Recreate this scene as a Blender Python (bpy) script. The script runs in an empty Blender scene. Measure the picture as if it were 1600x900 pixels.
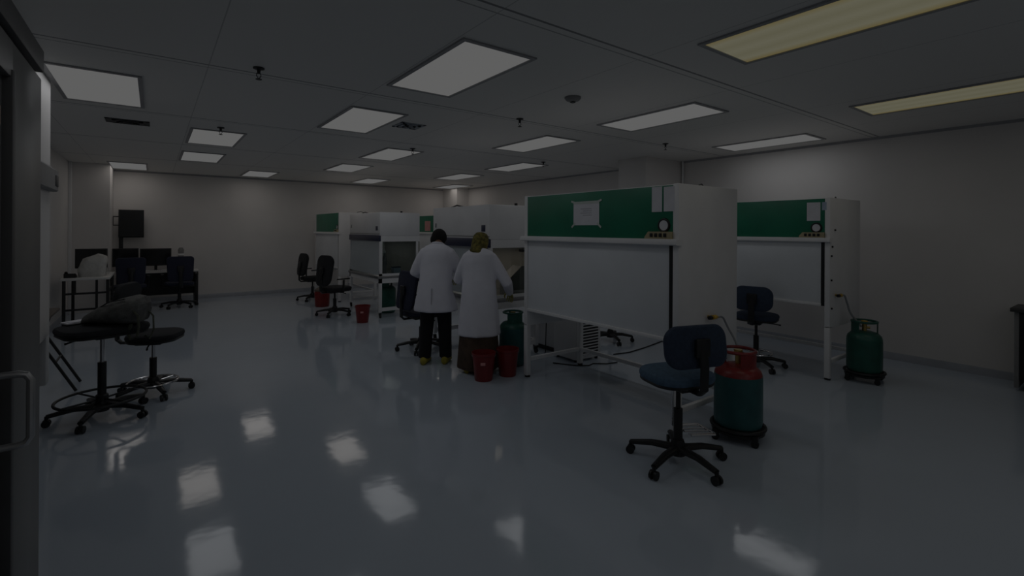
import bpy, bmesh, math, random
from mathutils import Vector, Matrix, Euler
random.seed(7)
R = math.radians
SC = bpy.context.scene
COL = SC.collection
PI = math.pi
HC = 1.595          # camera height
ZC = 2.815          # ceiling height
XR = 7.45           # right wall
YB = 13.05          # back wall
XL = -1.27          # left wall (far part)

# ------------------------------------------------------------------ materials
def principled(name, color, rough=.5, metal=0.0, spec=.5, noise=0.0, nscale=8.0, bump=0.0, bscale=60.0,
               color2=None, coat=0.0, emit=None, estr=0.0, alpha=None, trans=0.0):
    m = bpy.data.materials.new(name); m.use_nodes = True
    nt = m.node_tree; b = nt.nodes['Principled BSDF']
    b.inputs['Base Color'].default_value = (*color, 1)
    b.inputs['Roughness'].default_value = rough
    b.inputs['Metallic'].default_value = metal
    b.inputs['Specular IOR Level'].default_value = spec
    b.inputs['Coat Weight'].default_value = coat
    b.inputs['Transmission Weight'].default_value = trans
    if emit:
        b.inputs['Emission Color'].default_value = (*emit, 1); b.inputs['Emission Strength'].default_value = estr
    if noise or color2 or bump:
        tc = nt.nodes.new('ShaderNodeTexCoord')
    if noise or color2:
        n = nt.nodes.new('ShaderNodeTexNoise'); n.inputs['Scale'].default_value = nscale; n.inputs['Detail'].default_value = 4
        nt.links.new(tc.outputs['Object'], n.inputs['Vector'])
        r = nt.nodes.new('ShaderNodeValToRGB')
        c2 = color2 if color2 else tuple(min(1, c * (1 + noise)) for c in color)
        c1 = color if color2 else tuple(c * (1 - noise) for c in color)
        r.color_ramp.elements[0].color = (*c1, 1); r.color_ramp.elements[1].color = (*c2, 1)
        r.color_ramp.elements[0].position = .35; r.color_ramp.elements[1].position = .65
        nt.links.new(n.outputs['Fac'], r.inputs['Fac']); nt.links.new(r.outputs['Color'], b.inputs['Base Color'])
    if bump:
        n2 = nt.nodes.new('ShaderNodeTexNoise'); n2.inputs['Scale'].default_value = bscale; n2.inputs['Detail'].default_value = 3
        nt.links.new(tc.outputs['Object'], n2.inputs['Vector'])
        bp = nt.nodes.new('ShaderNodeBump'); bp.inputs['Strength'].default_value = bump; bp.inputs['Distance'].default_value = .01
        nt.links.new(n2.outputs['Fac'], bp.inputs['Height']); nt.links.new(bp.outputs['Normal'], b.inputs['Normal'])
    return m

M = {}
M['wall'] = principled('wall_paint', (.70, .68, .665), .55, noise=.03, nscale=1.3)
M['wall_trim'] = principled('grey_trim', (.34, .34, .35), .4, noise=.05)
M['skirting'] = principled('skirting_grey', (.40, .42, .46), .35, noise=.06)
M['white'] = principled('white_powder_coat', (.78, .78, .785), .35, noise=.03, nscale=3)
M['sash'] = principled('frosted_sash', (.74, .77, .80), .3, noise=.03, nscale=2)
M['green'] = principled('green_enamel', (.006, .175, .095), .4, noise=.08, nscale=3)
M['navy'] = principled('navy_band', (.022, .028, .065), .35, noise=.08)
M['navyfab'] = principled('navy_fabric', (.026, .042, .075), .9, noise=.12, nscale=40, bump=.3, bscale=300)
M['bluefab'] = principled('blue_fabric', (.070, .125, .19), .9, noise=.12, nscale=40, bump=.3, bscale=300)
M['bluemesh'] = principled('navy_mesh', (.017, .021, .045), .85, noise=.15, nscale=60, bump=.3, bscale=200)
M['blackfab'] = principled('black_fabric', (.012, .013, .016), .85, noise=.2, nscale=30, bump=.3, bscale=250)
M['black'] = principled('black_plastic', (.008, .009, .010), .45, noise=.15)
M['screen'] = principled('black_screen', (.012, .013, .014), .12, noise=.05)
M['chrome'] = principled('chrome', (.62, .62, .63), .18, metal=1, noise=.03)
M['steel'] = principled('brushed_steel', (.42, .42, .42), .35, metal=.9, noise=.06, nscale=20)
M['red'] = principled('red_plastic', (.20, .014, .015), .35, noise=.1)
M['redpaint'] = principled('red_paint', (.20, .012, .012), .35, noise=.15, nscale=12)
M['teal'] = principled('teal_paint', (.018, .095, .098), .4, noise=.15, nscale=9)
M['gasgreen'] = principled('green_paint', (.012, .09, .065), .4, noise=.15, nscale=9)
M['yellow'] = principled('yellow_plastic', (.62, .40, .05), .4, noise=.1)
M['beige'] = principled('beige_plate', (.42, .36, .22), .45, noise=.08)
M['paper'] = principled('paper', (.72, .72, .76), .8, noise=.03)
M['pink'] = principled('pink_paper', (.62, .30, .29), .8, noise=.05)
M['ink'] = principled('grey_ink', (.42, .42, .46), .8, noise=.05)
M['tape'] = principled('tape', (.55, .60, .56), .4, noise=.05)
M['table'] = principled('white_laminate', (.62, .62, .61), .35, noise=.03)
M['blackwood'] = principled('black_laminate', (.014, .014, .015), .4, noise=.15)
M['greyplastic'] = principled('grey_plastic', (.22, .22, .22), .5, noise=.06)
M['olive'] = principled('olive_bag', (.105, .105, .10), .8, noise=.25, nscale=20, bump=.4, bscale=120)
M['brown_strap'] = principled('khaki_strap', (.06, .065, .045), .8, noise=.2, nscale=30)
M['bagwhite'] = principled('white_plastic_bag', (.55, .55, .53), .4, noise=.08, nscale=12, bump=.8, bscale=18)
M['coat'] = principled('white_cotton', (.73, .73, .80), .85, noise=.03, nscale=6, bump=.35, bscale=14)
M['trousers'] = principled('black_cloth', (.006, .006, .008), .9, noise=.2, nscale=20)
M['skirt'] = principled('brown_cloth', (.075, .048, .032), .9, noise=.2, nscale=14, bump=.4, bscale=10)
M['scarf'] = principled('olive_scarf', (.06, .055, .012), .85, color2=(.20, .165, .035), nscale=28)
M['skin'] = principled('skin', (.20, .105, .062), .55, noise=.08, nscale=20)
M['eye'] = principled('eye', (.30, .28, .26), .3, noise=.05)
M['hair'] = principled('black_hair', (.005, .005, .005), .9, noise=.3, nscale=60, bump=.5, bscale=160)
M['glove'] = principled('yellow_glove', (.40, .36, .10), .5, noise=.1, nscale=20)
M['shoe'] = principled('yellow_shoe', (.36, .30, .03), .6, noise=.12, nscale=20)
M['lightblue'] = principled('pale_blue_box', (.40, .48, .60), .5, noise=.05)
M['brass'] = principled('brass', (.50, .36, .12), .35, metal=.7, noise=.1)
M['hose'] = principled('grey_hose', (.26, .28, .30), .5, noise=.08)
M['cable'] = principled('black_cable', (.012, .012, .013), .5, noise=.1)
M['door'] = principled('door_metal', (.145, .145, .14), .42, metal=.35, noise=.05, nscale=2)
M['darkframe'] = principled('dark_frame', (.045, .045, .045), .5, noise=.08)
M['vent'] = principled('vent_grey', (.26, .29, .33), .45, noise=.06)
M['darkvent'] = principled('vent_slots', (.03, .03, .033), .5, noise=.1)
M['stainless'] = principled('stainless', (.36, .36, .37), .3, metal=.8, noise=.05, nscale=15)
M['inner'] = principled('inner_lining', (.34, .33, .31), .5, noise=.05)
M['browntop'] = principled('brown_top', (.10, .08, .065), .6, noise=.15)
M['plinth'] = principled('plinth_grey', (.11, .115, .125), .4, noise=.06)

def glass_mat():
    m = bpy.data.materials.new('clear_glass'); m.use_nodes = True
    nt = m.node_tree; nt.nodes.clear()
    o = nt.nodes.new('ShaderNodeOutputMaterial'); mix = nt.nodes.new('ShaderNodeMixShader')
    t = nt.nodes.new('ShaderNodeBsdfTransparent'); t.inputs['Color'].default_value = (.82, .87, .86, 1)
    g = nt.nodes.new('ShaderNodeBsdfGlossy'); g.inputs['Roughness'].default_value = .03
    f = nt.nodes.new('ShaderNodeFresnel'); f.inputs['IOR'].default_value = 1.45
    nt.links.new(f.outputs[0], mix.inputs[0]); nt.links.new(t.outputs[0], mix.inputs[1]); nt.links.new(g.outputs[0], mix.inputs[2])
    nt.links.new(mix.outputs[0], o.inputs[0]); return m
M['glass'] = glass_mat()
def reflection_glass_mat():
    m = bpy.data.materials.new('hazy_glass'); m.use_nodes = True
    nt = m.node_tree; nt.nodes.clear()
    o = nt.nodes.new('ShaderNodeOutputMaterial'); mix = nt.nodes.new('ShaderNodeMixShader'); mix.inputs[0].default_value = .72
    t = nt.nodes.new('ShaderNodeBsdfTransparent'); t.inputs['Color'].default_value = (.82, .87, .88, 1)
    p = nt.nodes.new('ShaderNodeBsdfPrincipled'); p.inputs['Base Color'].default_value = (.52, .57, .61, 1); p.inputs['Roughness'].default_value = .2  # pale body colour stands in for the reflection on the cabinet sash
    nt.links.new(t.outputs[0], mix.inputs[1]); nt.links.new(p.outputs[0], mix.inputs[2]); nt.links.new(mix.outputs[0], o.inputs[0]); return m
M['frost'] = reflection_glass_mat()
M['doorglass'] = principled('tinted_door_glass', (.16, .16, .16), .06, noise=.04, nscale=2)  # grey base colour stands in for the room reflected in the pane

def emission(name, col, strength, stripes=None):
    m = bpy.data.materials.new(name); m.use_nodes = True
    nt = m.node_tree; nt.nodes.clear()
    o = nt.nodes.new('ShaderNodeOutputMaterial'); e = nt.nodes.new('ShaderNodeEmission')
    e.inputs['Color'].default_value = (*col, 1); e.inputs['Strength'].default_value = strength
    if stripes:      # tubes glowing behind the diffuser: bands across the short side
        tc = nt.nodes.new('ShaderNodeTexCoord'); sp = nt.nodes.new('ShaderNodeSeparateXYZ')
        nt.links.new(tc.outputs['Object'], sp.inputs[0])
        r = nt.nodes.new('ShaderNodeValToRGB')
        mp = nt.nodes.new('ShaderNodeMapRange'); mp.inputs['From Min'].default_value = -.28; mp.inputs['From Max'].default_value = .28
        nt.links.new(sp.outputs['X'], mp.inputs['Value']); nt.links.new(mp.outputs[0], r.inputs['Fac'])
        el = r.color_ramp.elements
        el[0].position = 0; el[0].color = (*stripes[0], 1); el[1].position = 1; el[1].color = (*stripes[0], 1)
        for p, c in ((.17, 1), (.33, 0), (.5, 1), (.67, 0), (.83, 1)):
            k = el.new(p); k.color = (*(stripes[1] if c else stripes[2]), 1)
        nt.links.new(r.outputs['Color'], e.inputs['Color'])
    nt.links.new(e.outputs[0], o.inputs[0]); return m
M['lamp'] = emission('light_diffuser', (.112, .112, .111), 1)
M['lampwarm'] = emission('light_diffuser_warm', (1, 1, 1), 1, ((.098, .078, .030), (.110, .105, .074), (.098, .093, .062)))
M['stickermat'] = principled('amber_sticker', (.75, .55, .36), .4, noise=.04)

def floor_mat():
    m = principled('epoxy_floor', (.40, .445, .50), .085)
    nt = m.node_tree; b = nt.nodes['Principled BSDF']; b.inputs['Specular IOR Level'].default_value = .5
    tc = nt.nodes.new('ShaderNodeTexCoord')
    n = nt.nodes.new('ShaderNodeTexNoise'); n.inputs['Scale'].default_value = .9; n.inputs['Detail'].default_value = 5
    nt.links.new(tc.outputs['Object'], n.inputs['Vector'])
    r = nt.nodes.new('ShaderNodeValToRGB')
    r.color_ramp.elements[0].color = (.42, .475, .545, 1); r.color_ramp.elements[1].color = (.48, .54, .61, 1)
    nt.links.new(n.outputs['Fac'], r.inputs['Fac']); nt.links.new(r.outputs['Color'], b.inputs['Base Color'])
    n2 = nt.nodes.new('ShaderNodeTexNoise'); n2.inputs['Scale'].default_value = 5.5; n2.inputs['Detail'].default_value = 2
    nt.links.new(tc.outputs['Object'], n2.inputs['Vector'])
    bp = nt.nodes.new('ShaderNodeBump'); bp.inputs['Strength'].default_value = .10; bp.inputs['Distance'].default_value = .01
    nt.links.new(n2.outputs['Fac'], bp.inputs['Height']); nt.links.new(bp.outputs['Normal'], b.inputs['Normal'])
    return m
M['floor'] = floor_mat()

SEAMS = [0.1, 2.20, 4.28, 6.40, 8.52, 10.64]
def ceiling_mat():
    """painted panels with wide joints along X and hairline joints along Y"""
    m = principled('ceiling_panels', (.55, .55, .55), .5)
    nt = m.node_tree; b = nt.nodes['Principled BSDF']
    tc = nt.nodes.new('ShaderNodeTexCoord'); sp = nt.nodes.new('ShaderNodeSeparateXYZ')
    nt.links.new(tc.outputs['Object'], sp.inputs[0])
    def math_(op, a, bb=None):
        k = nt.nodes.new('ShaderNodeMath'); k.operation = op
        for i, v in enumerate((a, bb)):
            if v is None: continue
            if isinstance(v, (int, float)): k.inputs[i].default_value = v
            else: nt.links.new(v, k.inputs[i])
        return k.outputs[0]
    total = None
    def addm(x):
        nonlocal total
        total = x if total is None else math_('MAXIMUM', total, x)
    for s in SEAMS:
        for off, w, a in ((-.035, .010, 1.0), (.035, .006, .7)):
            d = math_('ABSOLUTE', math_('SUBTRACT', sp.outputs['Y'], s + off))
            addm(math_('MULTIPLY', math_('LESS_THAN', d, w), a))
    fx = math_('FRACT', math_('DIVIDE', math_('SUBTRACT', sp.outputs['X'], .32 - 1.222 * 4), 1.222))
    addm(math_('MULTIPLY', math_('LESS_THAN', fx, .006), .45))
    mix = nt.nodes.new('ShaderNodeMix'); mix.data_type = 'RGBA'
    mix.inputs['A'].default_value = (.79, .775, .745, 1); mix.inputs['B'].default_value = (.22, .22, .22, 1)
    nt.links.new(total, mix.inputs['Factor']); nt.links.new(mix.outputs['Result'], b.inputs['Base Color'])
    return m
M['ceiling'] = ceiling_mat()

# ------------------------------------------------------------------ mesh builder
class MB:
    def __init__(s): s.bm = bmesh.new()
    def _merge(s, t, mat=None):
        if mat is not None: bmesh.ops.transform(t, matrix=mat, verts=t.verts)
        me = bpy.data.meshes.new('t'); t.to_mesh(me); t.free(); s.bm.from_mesh(me); bpy.data.meshes.remove(me); return s
    def box(s, x0, x1, y0, y1, z0, z1, bev=0.0, seg=2, rot=None):
        t = bmesh.new(); bmesh.ops.create_cube(t, size=1)
        bmesh.ops.scale(t, vec=(x1 - x0, y1 - y0, z1 - z0), verts=t.verts)
        if bev: bmesh.ops.bevel(t, geom=t.edges[:], offset=bev, segments=seg, profile=.5, affect='EDGES')
        mt = Matrix.Translation(((x0 + x1) / 2, (y0 + y1) / 2, (z0 + z1) / 2))
        if rot: mt = mt @ Euler(rot).to_matrix().to_4x4()
        return s._merge(t, mt)
    def loft(s, rings, closed=False, caps=True):
        bm = s.bm; vs = [[bm.verts.new(p) for p in r] for r in rings]; n = len(rings[0])
        pairs = list(zip(vs, vs[1:]))
        if closed: pairs.append((vs[-1], vs[0]))
        for a, b in pairs:
            for i in range(n):
                j = (i + 1) % n
                bm.faces.new((a[i], a[j], b[j], b[i]))
        if caps and not closed:
            bm.faces.new(vs[0][::-1]); bm.faces.new(vs[-1])
        return s
    def tube(s, pts, rad, seg=10, closed=False, flat=1.0, caps=True):
        """tube along a path; rad: number or list; flat scales the 2nd axis"""
        pts = [Vector(p) for p in pts]; n = len(pts)
        rs = rad if isinstance(rad, (list, tuple)) else [rad] * n
        rings = []; up = None
        for i, p in enumerate(pts):
            if closed: d = (pts[(i + 1) % n] - pts[i - 1]).normalized()
            else: d = (pts[min(i + 1, n - 1)] - pts[max(i - 1, 0)]).normalized()
            if up is None:
                up = Vector((0, 0, 1)) if abs(d.z) < .9 else Vector((0, 1, 0))
            a = d.cross(up)
            if a.length < 1e-5: a = d.orthogonal()
            a.normalize(); bb = a.cross(d).normalized(); up = bb
            r = rs[i]
            rings.append([p + a * math.cos(2 * PI * k / seg) * r + bb * math.sin(2 * PI * k / seg) * r * flat for k in range(seg)])
        return s.loft(rings, closed, caps)
    def cyl(s, a, b, r, r2=None, seg=16):
        return s.tube([a, b], [r, r if r2 is None else r2], seg)
    def lathe(s, prof, seg=28, c=(0, 0, 0)):
        """profile of (radius, z), closed at both ends when radius > 0"""
        rings = [[Vector((c[0] + r * math.cos(2 * PI * k / seg), c[1] + r * math.sin(2 * PI * k / seg), c[2] + z)) for k in range(seg)] for r, z in prof]
        return s.loft(rings)
    def ell(s, c, rx, ry, rz, seg=20, ring=12, mat=None):
        t = bmesh.new(); bmesh.ops.create_uvsphere(t, u_segments=seg, v_segments=ring, radius=1)
        m = Matrix.Translation(c) @ (mat.to_4x4() if mat else Matrix.Identity(4)) @ Matrix.Diagonal((rx, ry, rz, 1))
        return s._merge(t, m)
    def prism(s, poly, axis, a, b):
        """extrude 2D polygon along axis 'x','y' or 'z' from a to b"""
        def P(u, v, w): return {'x': (w, u, v), 'y': (u, w, v), 'z': (u, v, w)}[axis]
        return s.loft([[Vector(P(u, v, a)) for u, v in poly], [Vector(P(u, v, b)) for u, v in poly]])
    def move(s, mat): bmesh.ops.transform(s.bm, matrix=mat, verts=s.bm.verts); return s
    def build(s, name, mat, parent=None, angle=35, loc=None, kind=None):
        bmesh.ops.recalc_face_normals(s.bm, faces=s.bm.faces[:])
        me = bpy.data.meshes.new(name); s.bm.to_mesh(me); s.bm.free()
        me.materials.append(M[mat] if isinstance(mat, str) else mat)
        me.shade_smooth(); me.set_sharp_from_angle(angle=R(angle))
        o = bpy.data.objects.new(name, me); COL.objects.link(o)
        if parent: o.parent = parent
        if loc: o.location = loc
        if kind: o['kind'] = kind
        return o

def thing(name, label, cat, loc=(0, 0, 0), rz=0.0, group=None):
    o = bpy.data.objects.new(name, None); COL.objects.link(o)
    o.location = loc; o.rotation_euler = (0, 0, rz); o.empty_display_size = .1
    return tag(o, label, cat, group)
def tag(o, label, cat, group=None):
    o['label'] = label; o['category'] = cat
    if group: o['group'] = group
    return o
def copy_tree(o, parent=None):
    c = o.copy(); COL.objects.link(c)
    if parent: c.parent = parent
    for ch in list(o.children): copy_tree(ch, c)
    return c
def struct(name, mb, mat): return mb.build(name, mat, kind='structure')
def remeshed(mb, name, mat, parent, voxel, smooth=6):
    o = mb.build(name, mat)
    r = o.modifiers.new('r', 'REMESH'); r.mode = 'VOXEL'; r.voxel_size = voxel
    sm = o.modifiers.new('s', 'SMOOTH'); sm.iterations = smooth; sm.factor = .5
    dg = bpy.context.evaluated_depsgraph_get()
    me = bpy.data.meshes.new_from_object(o.evaluated_get(dg)); old = o.data
    o.modifiers.clear(); o.data = me; me.name = name; bpy.data.meshes.remove(old)
    me.shade_smooth()
    o.parent = parent
    return o

# ------------------------------------------------------------------ camera
yaw, pit, rol, F = R(-36.55971458), 0.0, R(0.32521151), 754.3983207
c_, s_ = math.cos(yaw), math.sin(yaw)
fwd = Vector((-s_ * math.cos(pit), c_ * math.cos(pit), math.sin(pit))); right = Vector((c_, s_, 0)); upv = right.cross(fwd)
r2 = right * math.cos(rol) + upv * math.sin(rol); u2 = -right * math.sin(rol) + upv * math.cos(rol)
cam = bpy.data.cameras.new('camera'); cam.sensor_width = 36; cam.lens = F / 1600 * 36; cam.shift_y = -(450 - 359.587197) / 1600; cam.clip_start = .05
co = bpy.data.objects.new('camera', cam); COL.objects.link(co)
mw = Matrix((r2, u2, -fwd)).transposed().to_4x4(); mw.translation = (0, 0, HC); co.matrix_world = mw
SC.camera = co

# ------------------------------------------------------------------ setting
YF, XW = -2.6, -.70        # wall behind the camera; near part of the left wall
struct('floor', MB().box(XL - .2, XR + .2, YF - .2, YB + .2, -.1, 0), 'floor')
struct('ceiling', MB().box(XL - .2, XR + .2, YF - .2, YB + .2, ZC, ZC + .1), 'ceiling')
struct('wall_back', MB().box(XL - .2, XR + .2, YB, YB + .2, 0, ZC), 'wall')
struct('wall_right', MB().box(XR, XR + .2, YF, YB, 0, ZC), 'wall')
struct('wall_left', MB().box(XL - .2, XL, 5.55, YB, 0, ZC), 'wall')
struct('wall_front', MB().box(XL - .2, XR + .2, YF - .2, YF, 0, ZC), 'wall')
struct('wall_corner', MB().box(XL, -.68, 12.02, YB, 0, ZC), 'wall')
w = MB(); w.box(XL - .2, XW, YF, 5.55, .70, ZC)
struct('wall_left_near', w, 'wall')
struct('baseboard_left_near', MB().box(XL - .2, XW - .07, YF, 5.50, 0, .70), 'plinth')
struct('trim_1', MB().box(XW - .06, XW, 5.40, 5.55, .31, .70, .004), 'white')
struct('pillar_right', MB().box(6.45, XR, 5.04, 5.61, 0, ZC), 'wall')
struct('pillar_corner', MB().box(7.05, XR, 12.2, YB, 0, ZC), 'wall')
struct('baseboard_right', MB().prism([(XR - .012, 0), (XR, 0), (XR, .09), (XR - .006, .09), (XR - .012, .07)], 'y', YF, 5.04), 'skirting')
struct('baseboard_back', MB().prism([(YB - .012, 0), (YB, 0), (YB, .09), (YB - .006, .09), (YB - .012, .07)], 'x', -.68, 7.05), 'skirting')
struct('baseboard_left', MB().prism([(XL + .012, 0), (XL, 0), (XL, .09), (XL + .006, .09), (XL + .012, .07)], 'y', 5.55, 12.02), 'skirting')
t = MB().cyl((XR - .03, 5.005, 0), (XR - .03, 5.005, ZC), .018)
struct('trim_2', t, 'white')
struct('trim_4', MB().box(XL, XL + .05, 11.96, 12.02, 0, ZC, .006), 'white')
cv = MB()
cv.prism([(XR, ZC), (XR - .03, ZC), (XR, ZC - .03)], 'y', YF, 5.04)
struct('trim_5', cv, 'wall_trim')
struct('trim_6', MB().prism([(YB, ZC), (YB - .035, ZC), (YB, ZC - .035)], 'x', -.68, 7.05), 'wall_trim')
struct('trim_7', MB().prism([(XR, ZC), (XR - .03, ZC), (XR, ZC - .03)], 'y', 5.61, 12.2), 'wall_trim')
# near door on the left: steel leaf with a glazed panel, header, pull handle
XD = -.31
d = MB(); d.box(XD - .045, XD, 1.869, 2.276, .01, 2.10, .004)
d.box(XD - .045, XD, 1.0, 1.30, .01, 2.10, .004)
d.box(XD - .045, XD, 1.30, 1.869, .01, .12, .003); d.box(XD - .045, XD, 1.30, 1.869, 2.0, 2.10, .003)
door = struct('door_1', d, 'door')
MB().box(XD - .028, XD - .018, 1.30, 1.869, .12, 2.0).build('glass_pane', 'doorglass', door)
MB().box(XD - .05, XD + .004, 1.845, 1.878, .10, 2.02, .003).build('glazing_bead', 'darkframe', door)
MB().tube([(XD, 1.714, 1.226), (-.272, 1.714, 1.226), (-.258, 1.714, 1.222), (-.25, 1.714, 1.208), (-.25, 1.714, 1.064), (-.258, 1.714, 1.05), (-.272, 1.714, 1.046), (XD, 1.714, 1.046)], .0085, 10).build('door_handle', 'steel', door)
struct('trim_22', MB().box(XD - .10, XD + .012, .95, 2.235, 2.112, 2.185, .004), 'darkframe')

MB().box(XD - .018, XD - .0165, 1.70, 1.825, 1.865, 1.915).build('sticker', 'stickermat', door)  # amber reflection in the glass, painted on as a thin flat patch
gb = thing('wall_box', 'dark grey box mounted at the end of the near left wall', 'box', (XW, 5.46, 1.885))
MB().prism([(0, .01), (.042, .01), (.05, .02), (.05, .18), (.0, .225)], 'y', -.75, .09).build('casing', 'greyplastic', gb)
MB().box(.05, .054, -.05, .08, .05, .14, .002).build('vent_plate', 'darkvent', gb)

# ceiling lights: recessed panels, each with its own lamp
LX, LY = .543, 1.198
lights = [
 ('H', -0.655, 6.12, 'bright recessed ceiling light at the upper left beside the door'),
 ('A', 1.598, 3.87, 'large bright recessed ceiling light nearest the camera, above the middle of the floor'),
 ('B', 1.588, 5.994, 'recessed ceiling light behind the large nearest one, left of the grey ceiling vent'),
 ('C', 4.11, 3.854, 'recessed ceiling light above the big hood with the taped sheet'),
 ('D', 4.057, 5.922, 'recessed ceiling light right of the small vent, between the smoke detector and the pillar'),
 ('G', 6.49, 3.856, 'recessed ceiling light beside the right wall above the farther green hood'),
 ('M', 2.812, 8.107, 'recessed ceiling light with a sprinkler at its right corner, above the worker in black trousers'),
 ('N', 2.822, 10.287, 'recessed ceiling light left of the one with a sprinkler, above the far glazed cabinet'),
 ('O', 4.097, 12.526, 'farthest ceiling light above the far glazed cabinet, close to the back wall'),
 ('P', 5.339, 8.068, 'recessed ceiling light left of the right pillar, sprinkler at its right tip'),
 ('Q', 5.34, 10.258, 'thin looking ceiling light just above the far right corner light'),
 ('R', 6.482, 12.54, 'ceiling light in the far right corner in front of the corner pillar'),
 ('I', 0.381, 8.231, 'recessed ceiling light with a sprinkler beside its top edge, left part of ceiling'),
 ('J', 0.377, 10.41, 'recessed ceiling light right behind the one with a sprinkler, left part of ceiling'),
 ('K', -0.672, 12.71, 'ceiling light above the hanging screen at the far left'),
 ('L', 1.606, 12.6, 'small looking ceiling light in the middle of the back wall'),
 ('E', 2.867, 1.78, 'large yellowish striped ceiling light at the top right'),
 ('F', 5.43, 1.788, 'yellowish ceiling light at the right edge near the right wall'),
]
POWER = 1.35
for k, x, y, lab in lights:
    warm = k in 'EF'
    t = thing('ceiling_light', lab, 'light', (x + LX / 2, y - LY / 2, ZC), 0, 'recessed ceiling lights')
    f = MB(); a, b = LX / 2, LY / 2
    for x0, x1, y0, y1 in ((-a - .03, -a, -b - .03, b + .03), (a, a + .03, -b - .03, b + .03), (-a, a, -b - .03, -b), (-a, a, b, b + .03)):
        f.box(x0, x1, y0, y1, -.012, 0)
    f.build('frame', 'wall_trim', t)
    MB().box(-a, a, -b, b, -.006, 0).build('diffuser', 'lampwarm' if warm else 'lamp', t)
    la = bpy.data.lights.new('panel_lamp', 'AREA'); la.shape = 'RECTANGLE'; la.size = LX - .02; la.size_y = LY - .02
    far = y > 9
    la.energy = POWER * (.55 if warm else 1.04)
    la.color = (1, .94, .84) if warm else ((1, .93, .87) if far else (.95, .97, 1.0))
    lo = bpy.data.objects.new('panel_lamp', la); COL.objects.link(lo); lo.parent = t; lo.location = (0, 0, -.016)

# unseen lamps without fittings, added to brighten the near part of the room
for x, y, e in ((.38, 1.70, 1.1), (.38, -.4, 1.1), (2.87, -.4, .9), (5.43, -.4, .35), (1.6, -1.4, .9), (4.1, -1.4, .4)):
    la = bpy.data.lights.new('panel_lamp', 'AREA'); la.shape = 'RECTANGLE'; la.size = LX - .02; la.size_y = LY - .02
    la.energy = POWER * e; la.color = (.97, .98, 1.0)
    lo = bpy.data.objects.new('panel_lamp', la); COL.objects.link(lo); lo.location = (x + LX / 2, y - LY / 2, ZC - .016)

# sprinklers, vents, detector
spr = [(.633, 4.09, 'sprinkler on the ceiling left of the large nearest light'), (.642, 6.78, 'sprinkler at the top edge of the nearer of two left lights in line'),
       (3.212, 4.20, 'sprinkler on the ceiling joint between the two middle lights'), (5.729, 4.14, 'sprinkler left of the light beside the right wall'),
       (3.122, 6.73, 'sprinkler at the light corner above the worker in black trousers'), (5.574, 6.59, 'sprinkler at the tip of the light left of the pillar')]
for x, y, lab in spr:
    t = thing('sprinkler', lab, 'sprinkler', (x, y, ZC), 0, 'ceiling sprinklers')
    MB().lathe([(.04, 0), (.04, -.008), (.015, -.014), (.012, -.03), (.010, -.045)], 16).build('escutcheon', 'black', t)
    m = MB(); m.tube([(-.012, 0, -.04), (-.016, 0, -.06), (0, 0, -.085)], .003, 6); m.tube([(.012, 0, -.04), (.016, 0, -.06), (0, 0, -.085)], .003, 6)
    m.lathe([(.022, -.085), (.022, -.089)], 14); m.build('deflector', 'black', t)
def vent(x, y, sx, sy, lab, mat='vent'):
    t = thing('ceiling_vent', lab, 'vent', (x, y, ZC))
    f = MB()
    for q in range(3):
        u = 1 - q * .3; z = -.006 - q * .008
        for a, b, c, e in ((-sx * u, -sx * u + .035, -sy * u, sy * u), (sx * u - .035, sx * u, -sy * u, sy * u), (-sx * u, sx * u, -sy * u, -sy * u + .035), (-sx * u, sx * u, sy * u - .035, sy * u)):
            f.box(a, b, c, e, z, 0)
    f.build('louvre', mat, t)
    MB().box(-sx * .9, sx * .9, -sy * .9, sy * .9, -.003, 0).build('backing', 'darkvent', t)
vent(2.40, 5.28, .15, .15, 'small grey louvred vent on the ceiling between two lights in the middle')
vent(-.245, 7.08, .20, .14, 'dark ceiling vent above the left stools beyond the first left light', 'darkvent')
sd = thing('smoke_detector', 'round dark smoke detector on the ceiling right of the large nearest light', 'detector', (3.076, 3.224, ZC))
MB().lathe([(.075, 0), (.075, -.012), (.06, -.03), (.03, -.042)], 24).build('base', 'greyplastic', sd)
MB().lathe([(.026, -.040), (.024, -.05), (.01, -.053)], 20).build('sensor', 'black', sd)

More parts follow.
